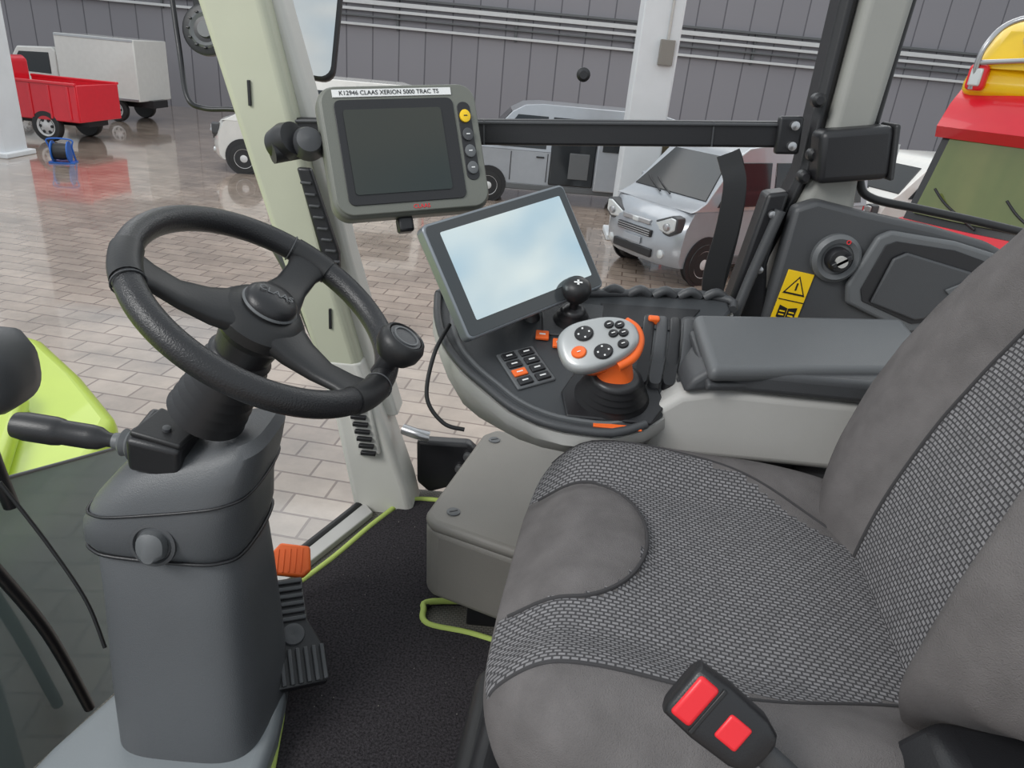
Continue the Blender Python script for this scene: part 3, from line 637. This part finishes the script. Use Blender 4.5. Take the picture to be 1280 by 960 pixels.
lathe('armrest_pivot',[(.06,.03),(.065,.06),(.05,.075),(.002,.075)],'rub',g,m=MR@T(.60,.56))
g=grp('seat_belt_buckle',m=frame((.215,.475,.595),(.80,-.28,-.45),(.35,.30,.80)))
rings('housing',[selring((x,0,0),(0,hy,0),(0,0,hz),.45,28) for x,hy,hz in((-.045,.022,.010),(-.042,.028,.013),(-.01,.030,.0145),(.03,.028,.0145),(.045,.022,.012),(.05,.015,.008))],'blk',g,ang=50)
box('release_button',(-.030,0,.008),(.022,.044,.016),'red',g,bev=.004)
box('release_slot',(-.016,0,.0135),(.004,.05,.004),'rub',g,bev=.001)
box('indicator_button',(.012,0,.0135),(.024,.026,.006),'red',g,bev=.003)
tube('stalk',[(.04,0,0),(.10,-.01,-.03),(.15,-.03,-.09)],.012,'dgr',g,flat=.5)

# ------------------------------------------------------------------ armrest console
al=math.radians(19.3)
mt_=frame((0,1.13,.55),(1,0,0),(0,math.cos(al),math.sin(al)))
g=grp('armrest_console',m=mt_)
tr=[(-.17,.314),(-.16,.24),(-.135,.166),(-.093,.103),(-.045,.055),(0,.013),(.05,-.014),(.10,-.026),(.18,-.028),(.24,.0),(.302,.06),(.335,.12),(.36,.22),(.45,.36),(.447,.394),(.343,.405),(.24,.385),(.13,.365),(.018,.355),(-.09,.34),(-.15,.335)]
prism('tray',tr,-.03,0,'tray',g,bev=.008)
tube('tray_rim',[(x,y,.003) for x,y in tr[:10]],.008,'dgr',g,k=3,n=10)
tube('tray_rim_rear',[(x,y,.003) for x,y in tr[13:]+tr[:1]],.009,'dgr',g,k=3,n=10)
tin=[((x-.14)*.90+.14,(y-.17)*.88+.17) for x,y in tr[:10]]
tube('tray_inner_ridge',[(x,y,.0) for x,y in tin],.005,'mgr',g,k=3,n=8)
for k in range(6): 
    x=.12+k*.055;tube('rear_bump_%d'%k,[(x,.372+.005*k,.0),(x+.022,.375+.005*k,.014),(x+.044,.378+.005*k,.0)],.010,'dgr',g,k=4)
W=[mt_@V((x,y,-.012)) for x,y in tr]
def exp(p,k,z=None):
    c=V((.16,1.33,0));q=V((c.x+(p.x-c.x)*k,c.y+(p.y-c.y)*k,p.z if z is None else z));return q
rings('lower_shell',[[exp(p,1.02) for p in W],[exp(p,1.03,p.z-.02) for p in W],[exp(p,.97,p.z*.45+.505*.55-.015) for p in W],[exp(p,.86,.475) for p in W],[exp(p,.5,.46) for p in W]],'lgr',g,world=True,ang=60)
MX=Matrix(((1,0,0,0),(0,0,-1,0),(0,1,0,0),(0,0,0,1)))
prism('armrest_base',[(.17,.475),(.61,.475),(.66,.50),(.72,.612),(.36,.615),(.30,.60),(.245,.555),(.19,.53)],-1.46,-1.165,'lgr',g,bev=.015,m=MX,world=True,seg=4)
prism('armrest_side',[(.30,.605),(.36,.618),(.74,.618),(.74,.66),(.34,.66),(.31,.635)],-1.44,-1.155,'dgr',g,bev=.012,m=MX,world=True,seg=4)
ma=frame((.338,1.125,.668),(.972,.233,0),(-.227,.945,.236))
prism('armrest_pad',[(-.005,.0),(.46,0),(.48,.175),(.03,.175)],-.03,.002,'mgr',g,bev=.014,m=ma,world=True,seg=5)
prism('armrest_skirt',[(.0,.004),(.46,.004),(.48,.17),(.03,.17)],-.05,-.033,'dgr',g,bev=.006,m=ma,world=True,seg=3)
for k in range(4):
    x=.235+k*.026
    rings('fin_%d'%(k+1),[selring((x+dx,y,z),(.011,0,0),(0,.012,.006),.7,16) for dx,y,z in((0,.10,.0),(0,.105,.022),(.006,.14,.040),(.014,.20,.05),(.02,.24,.045))],'blk' if k%2==0 else 'dgr',g)
def bell(nm,x,y,r0,r1,h,n,mt='boot',z0=0,sx=1,sy=1):
    pr=[]
    for i in range(n*2+1):
        t=i/(n*2);pr.append((r0+(r1-r0)*t+(.005 if i%2 else -.003),z0+h*t))
    pr.append((.002,z0+h+.001));lathe(nm,pr,mt,g,m=T(x,y),sx=sx,sy=sy,ang=180,n=40)
prism('joystick_well',[(.10,.0),(.25,.0),(.28,.05),(.26,.13),(.12,.13),(.09,.06)],.0,.006,'blk',g,bev=.003)
bell('joystick_boot',.182,.062,.060,.036,.056,5,sx=1.1)
mh=frame((.142,1.168,.680),(.933,.133,.333),(-.318,.736,.596))
rings('joystick_neck',[selring((.18,.066,.05),(.034,0,0),(0,.03,0),.8,28),selring((.175,.074,.075),(.032,0,0),(0,.028,0),.8,28),selring((.165,.075,.098),(.036,0,0),(0,.03,0),.8,28)],'org',g)
def egg(s,z,dx=0,dy=0):
    o=[]
    for k in range(44):
        t=2*math.pi*k/44;x=math.cos(t);y=math.sin(t)
        o.append((dx+.071*s*sp(x,.8),dy+.047*s*sp(y,.8)*(1.0-.18*x),z))
    return o
rings('grip_head',[egg(.75,-.026),egg(.93,-.018),egg(1,-.006),egg(1,.003),egg(.95,.010),egg(.82,.013)],'sil',g,m=mh,world=True,ang=60)
rings('grip_underside',[egg(.55,-.048,.014,-.004),egg(.8,-.034,.012,-.005),egg(.92,-.018,.008,-.002)],'org',g,m=mh,world=True,ang=60)
tube('grip_orange_edge',[(.02,-.048,-.008),(.05,-.039,-.008),(.069,-.014,-.008),(.071,.011,-.008),(.058,.031,-.008)],.009,'org',g,m=mh,world=True)
for i,(x,y,r,mt) in enumerate([(-.020,.019,.0145,'blk'),(.002,-.024,.0145,'blk'),(-.038,-.013,.0115,'org'),(.038,-.020,.0085,'blk'),(.026,.023,.0075,'blk'),(.043,.017,.0075,'blk'),(.028,.004,.0075,'blk'),(.045,.0,.0075,'blk')]):
    lathe('grip_button_%d'%(i+1),[(r,.009),(r,.0155),(r*.85,.0175),(r*.3,.0165),(.001,.0165)],mt,g,m=mh@T(x,y),world=True,n=20,sx=1.15)
    if r>.012: 
        for k in range(4): 
            a=k*math.pi/2;box('button_mark_%d_%d'%(i+1,k),(x+math.cos(a)*r*.65,y+math.sin(a)*r*.6,.0178),(.003,.003,.0008),'wht',g,bev=0,m=mh,world=True)
    else: box('button_mark_%d'%(i+1),(x,y,.0178),(.006,.0016,.0008),'wht',g,bev=0,m=mh,world=True)
box('orange_label',(.19,-.012,.002),(.085,.010,.003),'org',g,bev=.001)
prism('small_joystick_plate',[(.05,.22),(.165,.22),(.175,.33),(.045,.33)],0,.005,'dgr',g,bev=.004)
bell('small_joystick_boot',.108,.272,.036,.018,.035,3)
lathe('small_joystick_stem',[(.009,.03),(.009,.062)],'blk',g,m=T(.108,.272))
lathe('small_joystick_ball',[(.004,.055),(.018,.058),(.0265,.07),(.029,.082),(.026,.094),(.017,.102),(.002,.104)],'rub',g,m=T(.108,.27),n=28)
for k in range(2): box('ball_mark_%d'%k,(.108,.262,.1045),((.016,.004)[k],(.004,.016)[k],.0008),'wht',g,bev=0)
mbp=T(.022,.118)@Matrix.Rotation(.50,4,'Z')
box('button_plate',(0,0,.002),(.078,.10,.006),'mgr',g,bev=.004,m=mbp)
for r in range(4):
    for c in range(2):
        mt='org' if (r,c) in((1,0),) else 'blk'
        box('button_%d_%d'%(r,c),(-.018+c*.036,-.036+r*.0235,.007),(.028,.018,.005),mt,g,bev=.002,m=mbp)
        box('button_icon_%d_%d'%(r,c),(-.018+c*.036,-.036+r*.0235,.0098),(.012,.003,.0006),'wht',g,bev=0,m=mbp)
for c in range(2):
    box('aux_button_%d'%c,(.050+c*.034,.212-.020*c,.006),(.026,.024,.007),'org',g,bev=.002)
    box('aux_icon_%d'%c,(.050+c*.034,.212-.020*c,.0098),(.012,.004,.0006),'wht',g,bev=0)
for i,(x,y) in enumerate([(.19,.23),(.225,.245)]):
    lathe('rotary_%d'%i,[(.014,0),(.014,.012),(.010,.016),(.001,.016)],'blk',g,m=T(x,y),n=20)
box('orange_rocker',(.262,.235,.052),(.022,.014,.016),'org',g,bev=.004)
prism('rear_tray_dish',[(.17,.27),(.33,.27),(.38,.35),(.17,.34)],.0,.003,'blk',g,bev=.002)
tube('display_arm',[(-.06,.30,0),(-.05,.28,.05),(-.02,.30,.10)],.018,'blk',g)
tube('cable',[(-.13,1.30,.64),(-.15,1.24,.60),(-.155,1.20,.53),(-.12,1.18,.49),(-.08,1.18,.48)],.004,'rub',g,world=True)
tube('support_post',[(.3,1.35,.47),(.3,1.35,.3),(.3,1.35,.25)],.04,'blk',g,world=True)
g=grp('seat_side_mechanism',(.5,1.2,.42))
box('bracket',(.52,1.24,.42),(.22,.06,.08),'blk',g,bev=.01,world=True)
prism('lever',[(.47,.43),(.50,.455),(.56,.38),(.54,.36)],-1.21,-1.19,'mgr',g,bev=.006,m=MX,world=True)
box('link',(.60,1.20,.44),(.10,.03,.03),'rub',g,bev=.006,world=True)
# ------------------------------------------------------------------ touchscreen tablet
g=grp('touchscreen_terminal',m=frame((-.0105,1.344,.771),(.747,.638,.189),(-.464,.32,.825)))
def rrect(w,h,r,n=5):
    o=[]
    for cx,cy,a0 in((w/2-r,h/2-r,0),(-w/2+r,h/2-r,90),(-w/2+r,-h/2+r,180),(w/2-r,-h/2+r,270)):
        for k in range(n+1):
            a=math.radians(a0+90*k/n);o.append((cx+r*math.cos(a),cy+r*math.sin(a)))
    return o
prism('case',rrect(.336,.222,.012),-.03,0,'tabf',g,bev=.004)
prism('bezel',rrect(.326,.212,.009),0,.0015,'bez',g,bev=.0005)
prism('screen',rrect(.285,.170,.003),.0016,.0022,'bright',g,bev=0,m=T(.004,.004))
box('rear_housing',(0,-.01,-.05),(.18,.12,.04),'blk',g,bev=.01)
tube('mount_arm',[(0,-.03,-.06),(.03,-.08,-.08),(.03,-.12,-.09)],.02,'blk',g)
# ------------------------------------------------------------------ pillar monitor
g=grp('pillar_monitor',m=frame((-.239,1.41,.941),(.905,.41,.085),(-.15,.39,.905)))
prism('case',rrect(.305,.245,.035,8),-.05,0,'cas',g,bev=.012,seg=4)
prism('front_lip',rrect(.295,.235,.032,8),0,.005,'cas',g,bev=.004)
prism('inner_bezel',rrect(.226,.192,.012,5),.0055,.0075,'blk',g,bev=.001,m=T(-.012,-.004))
prism('screen',rrect(.185,.155,.006),.008,.0095,'scr',g,bev=0,m=T(-.018,-.004))
box('label_strip',(-.012,.104,.006),(.225,.014,.002),'wht',g,bev=.0005)
text('label_text','K12946 CLAAS XERION 5000 TRAC TS',.0112,'blk',g,T(-.018,.104,.0075))
text('brand_text','CLAAS',.011,'red',g,T(.01,-.109,.0055))
prism('key_strip',rrect(.026,.15,.012,5),.0052,.0065,'blk',g,bev=.001,m=T(.121,.008))
for i,(y,mt) in enumerate(((.055,'yel'),(.020,'dgr'),(-.012,'mgr'),(-.044,'mgr'))):
    lathe('key_%d'%i,[(.0105,.006),(.0105,.011),(.008,.012),(.001,.012)],mt,g,m=T(.121,y,0),n=20,sy=1.15)
    box('key_mark_%d'%i,(.121,y,.0123),(.007,.002,.0006),'blk' if i==0 else 'wht',g,bev=0)
lathe('mount_ball',[(.002,-.035),(.022,-.028),(.032,0),(.022,.028),(.002,.035)],'dgr',g,m=T(-.175,.03,-.04))
tube('mount_arm',[(-.13,.03,-.06),(-.18,.03,-.06),(-.24,.02,-.05)],.02,'blk',g)
box('cable_plug',(-.02,-.135,-.03),(.03,.03,.03),'blk',g,bev=.006)
lathe('mount_knob',[(.002,-.03),(.03,-.028),(.034,0),(.03,.02),(.002,.024)],'blk',g,m=T(-.21,.04,-.05)@Matrix.Rotation(.6,4,'Y'))

# ------------------------------------------------------------------ outside left
g=grp('side_mirror',(-.95,3.1,1.2))
mm=frame((-.93,3.1,1.18),(.25,.02,-.02),(-.01,.08,.4))
prism('housing',rrect(.25,.44,.05),-.05,0,'blk',g,bev=.015,m=mm,world=True)
prism('glass',rrect(.22,.41,.045),.001,.004,'mir',g,bev=0,m=mm,world=True)
tube('mirror_arm',[(-1.46,3.11,1.25),(-1.42,3.05,1.02),(-1.36,2.95,.86),(-1.30,2.95,.825),(-1.20,2.95,.83),(-1.09,2.94,.835)],.010,'blk',g,world=True)
tube('mirror_post',[(-1.08,3.1,1.0),(-1.06,3.12,1.2),(-1.05,3.12,1.5)],.014,'blk',g,world=True)
box('arm_clamp',(-1.08,2.94,.83),(.04,.04,.07),'blk',g,world=True)
g=grp('work_lamp',(-1.35,3.1,1.1))
ml=frame((-1.32,3.1,1.1),(1,0,0),(0,.2,1))
lathe('lamp_body',[(.03,-.08),(.08,-.06),(.095,0),(.095,.02),(.085,.025)],'blk',g,m=ml,world=True)
lathe('lamp_lens',[(.084,.015),(.06,.03),(.035,.02),(.03,.035),(.002,.035)],'mgr',g,m=ml,world=True)
for k in range(12): 
    a=k*math.pi/6;box('lamp_rib_%d'%k,(.068*math.cos(a),.068*math.sin(a),.03),(.012,.006,.012),'blk',g,bev=.001,m=ml@T(0,0),world=True)
box('lamp_bracket',(-1.32,3.13,1.2),(.12,.03,.12),'blk',g,world=True)
g=grp('window_1',(-.95,1.2,.1))
e=[(.2,-.7),(1.75,-.7),(1.70,.06),(1.59,.10),(1.21,.245),(.2,.42)]
n=len(e)
mk('glass_pane',[(-1.02,y,z) for y,z in e]+[(-1.026,y,z) for y,z in e],[tuple(range(n)),tuple(range(n,2*n))]+[(i,(i+1)%n,n+(i+1)%n,n+i) for i in range(n)],'glassl',g,world=True,smooth=False)
tube('glass_edge',[(-1.02,y,z) for y,z in e[2:]],.004,'mgr',g,world=True,smoothpath=False)
tube('glass_cable',[(-.834,.99,.40),(-.775,.99,.28),(-.72,.98,.17),(-.69,.963,.08)],.0035,'rub',g,world=True)
tube('wiper',[(-1.0,1.10,.15),(-1.0,1.12,.10),(-.985,1.2,-.15),(-.98,1.27,-.46)],.013,'blk',g,world=True)
g=grp('grab_handle_knob',(-.92,1.157,.526))
rings('housing',[selring((-1.03,1.16,.53),(0,.04,0),(0,0,.045),.7,24),selring((-1.0,1.16,.527),(0,.065,0),(0,0,.07),.7,24),selring((-.91,1.157,.522),(0,.07,0),(0,0,.075),.7,24),selring((-.885,1.155,.52),(0,.055,0),(0,0,.055),.7,24),selring((-.872,1.155,.52),(0,.02,0),(0,0,.02),.7,24)],'dgr',g,world=True,ang=60)
tube('stem',[(-.98,1.16,.50),(-.99,1.17,.35),(-.99,1.19,.20)],.015,'blk',g,world=True)

# ================================================================== world & lights
sc=bpy.context.scene
sc.view_settings.view_transform='Standard'
w=bpy.data.worlds.new('world');sc.world=w;w.use_nodes=True
nt=w.node_tree;bg=nt.nodes['Background']
tc=nt.nodes.new('ShaderNodeTexCoord');n=nt.nodes.new('ShaderNodeTexNoise');n.inputs['Scale'].default_value=5;n.inputs['Detail'].default_value=6
mp=nt.nodes.new('ShaderNodeMapping');mp.inputs['Scale'].default_value=(1,1.2,3);mp.inputs['Rotation'].default_value=(.3,.5,0)
nt.links.new(tc.outputs['Generated'],mp.inputs[0]);nt.links.new(mp.outputs[0],n.inputs['Vector'])
cr=nt.nodes.new('ShaderNodeValToRGB');cr.color_ramp.elements[0].position=.36;cr.color_ramp.elements[0].color=(.50,.66,.80,1)
cr.color_ramp.elements[1].position=.60;cr.color_ramp.elements[1].color=(1,.985,.95,1)
nt.links.new(n.outputs['Fac'],cr.inputs[0]);nt.links.new(cr.outputs[0],bg.inputs[0]);bg.inputs[1].default_value=1.0
def area(name,loc,tgt,size,power,c=(1,1,1)):
    l=bpy.data.lights.new(name,'AREA');l.size=size;l.energy=power;l.color=c
    o=bpy.data.objects.new(name,l);col.objects.link(o);o.location=loc
    o.rotation_euler=(V(tgt)-V(loc)).to_track_quat('-Z','Y').to_euler()
area('hall_fill_lamp',(-6,12,7.5),(-6,12,0),9,480,(1,.98,.95))  # added fill lamps above the hall, not an actual roof opening
area('hall_fill_lamp.001',(6,14,7.5),(6,14,0),9,480,(1,.98,.95))
area('door_side_fill',(-5,-3,5.5),(0,1.2,.5),3,440,(1,.99,.97))  # added fill lamp aimed at the cab from out of view
# ================================================================== camera
th=math.radians(24.5); ro=math.radians(5.5)
Fw=V((0,math.cos(th),-math.sin(th))); U0=V((0,math.sin(th),math.cos(th))); R0=V((1,0,0))
R=R0*math.cos(ro)+U0*math.sin(ro); U=-R0*math.sin(ro)+U0*math.cos(ro)
cd=bpy.data.cameras.new('camera');co=bpy.data.objects.new('camera',cd);col.objects.link(co)
mc=Matrix((R,U,-Fw)).transposed().to_4x4();mc.translation=V((0,0,1.12));co.matrix_world=mc
cd.sensor_width=36;cd.lens=36*900/1280;cd.clip_start=.02;cd.clip_end=200
sc.camera=co
for o in bpy.data.objects:
    if o.parent is None: o.location.z+=1.6
